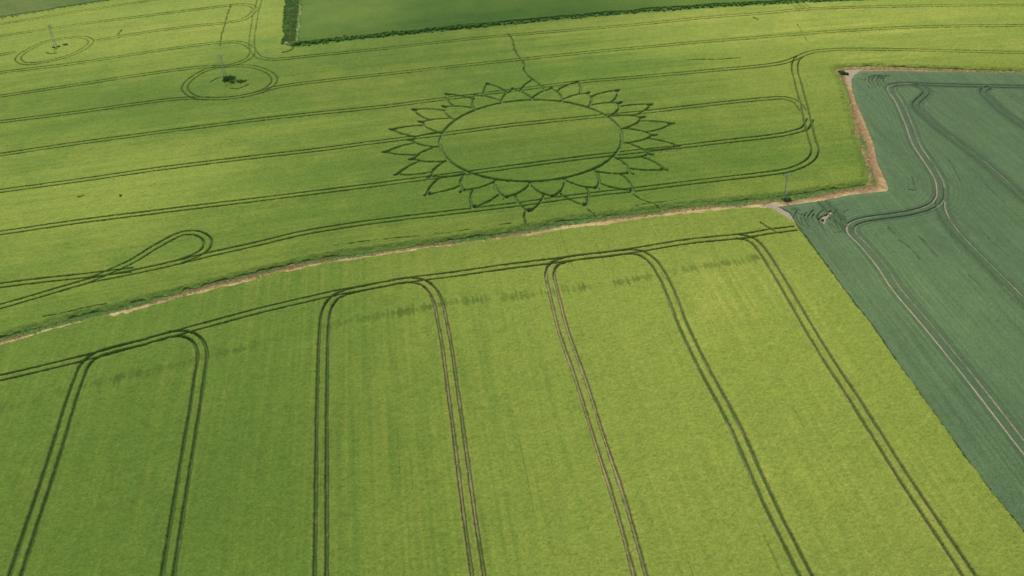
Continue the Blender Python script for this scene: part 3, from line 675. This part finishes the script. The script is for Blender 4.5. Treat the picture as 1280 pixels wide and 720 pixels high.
power_pole(979.5, 250.5, 7.2, R(-8), 'single wooden power pole with crossarm beside the bean field verge', arm=1.05)
power_pole(70.5, 61.5, 8.8, R(20), 'pale twin legged power pole inside the narrow tramline ring at far left', twin=True, arm=.8)
power_pole(282.5, 101, 8.9, R(12), 'twin legged power pole rising above the dark bramble bush', twin=True, arm=.9)

# ------------------------------------------------------------------ light
SUN_EL, SUN_AZ = R(50), R(-16)          # azimuth from +Y, clockwise positive: the sun stands ahead, beyond the fields, a little to the left
w = D.worlds.new('World'); SC.world = w; w.use_nodes = True; nt = w.node_tree
sky = nt.nodes.new('ShaderNodeTexSky'); sky.sky_type = 'NISHITA'; sky.sun_disc = False
sky.sun_elevation = SUN_EL; sky.sun_rotation = SUN_AZ % (2*math.pi); sky.air_density = 1.2; sky.dust_density = 2.0
bg = nt.nodes['Background']; bg.inputs['Strength'].default_value = .15; nt.links.new(sky.outputs[0], bg.inputs['Color'])
sun = D.lights.new('sun', 'SUN'); sun.energy = 4.1; sun.angle = R(.6); sun.color = (1, .95, .86)
so = D.objects.new('sun', sun); COL.objects.link(so)
from mathutils import Vector
dv = Vector((math.sin(SUN_AZ)*math.cos(SUN_EL), math.cos(SUN_AZ)*math.cos(SUN_EL), math.sin(SUN_EL)))
so.rotation_euler = dv.to_track_quat('Z', 'Y').to_euler()
# unseen cloud sheet, density shaped to cast bright gaps and shade on the fields
HC = 650.0
cn = 150; cx_ = np.linspace(-1100, 1100, cn); ccx, ccy = np.meshgrid(cx_, cx_)
offx, offy = dv.x*HC/dv.z, dv.y*HC/dv.z
gx0 = ccx; gy0 = ccy+250          # ground point shaded by each vertex
T_ = .78+.05*fbm(gx0+3000, gy0+3000, 120., 77)
for px, py, rx, ry, a_ in [(130,212,42,22,.17),(25,305,40,24,.10),(120,45,90,34,.15),(300,15,50,30,.12),(960,14,80,22,.14),(1150,50,100,30,.15),(900,430,60,40,.10),(700,600,40,40,.02),(1030,150,30,26,.07),(760,330,60,16,.06),
    (480,75,60,24,-.13),(600,170,60,30,-.11),(560,22,50,18,-.16),(800,5,60,18,-.12),(190,122,40,14,-.10),(150,330,50,16,-.06),(440,270,60,20,-.07),(120,600,50,44,-.10),(330,540,50,34,-.06),(1180,140,70,34,-.08),(760,110,50,20,-.05),(930,190,40,16,-.05),(1180,330,40,24,.05)]:
    p = at([(px, py)])[0]; T_ = T_+1.55*a_*np.exp(-((gx0-p[0])/rx)**2-((gy0-p[1])/ry)**2)
T_ = np.clip(T_, .5, 1)
m = D.materials.new('thin_cloud'); m.use_nodes = True; nt = m.node_tree; N = nt.nodes; L = nt.links; N.clear()
mo = N.new('ShaderNodeOutputMaterial'); mm = N.new('ShaderNodeMixShader'); tr = N.new('ShaderNodeBsdfTransparent'); tl_ = N.new('ShaderNodeBsdfTranslucent'); tl_.inputs[0].default_value = (.85,.86,.88,1)
an = N.new('ShaderNodeAttribute'); an.attribute_name = 'col'
L.new(an.outputs['Fac'], mm.inputs[0]); L.new(tr.outputs[0], mm.inputs[1]); L.new(tl_.outputs[0], mm.inputs[2]); L.new(mm.outputs[0], mo.inputs[0])
ci = np.arange(cn*cn).reshape(cn, cn); dn = (1-T_).ravel()
o = mesh_obj('shade_clouds', np.c_[(gx0+offx).ravel(), (gy0+offy).ravel(), HC+25*fbm(gx0, gy0, 150., 78).ravel()], np.stack([ci[:-1,:-1], ci[:-1,1:], ci[1:,1:], ci[1:,:-1]], -1).reshape(-1, 4), np.c_[dn, dn, dn], m)
tag(o, kind='structure')
SC.view_settings.view_transform = 'Standard'; SC.view_settings.look = 'None'; SC.view_settings.exposure = 0
SC.render.engine = 'CYCLES'; SC.cycles.max_bounces = 4
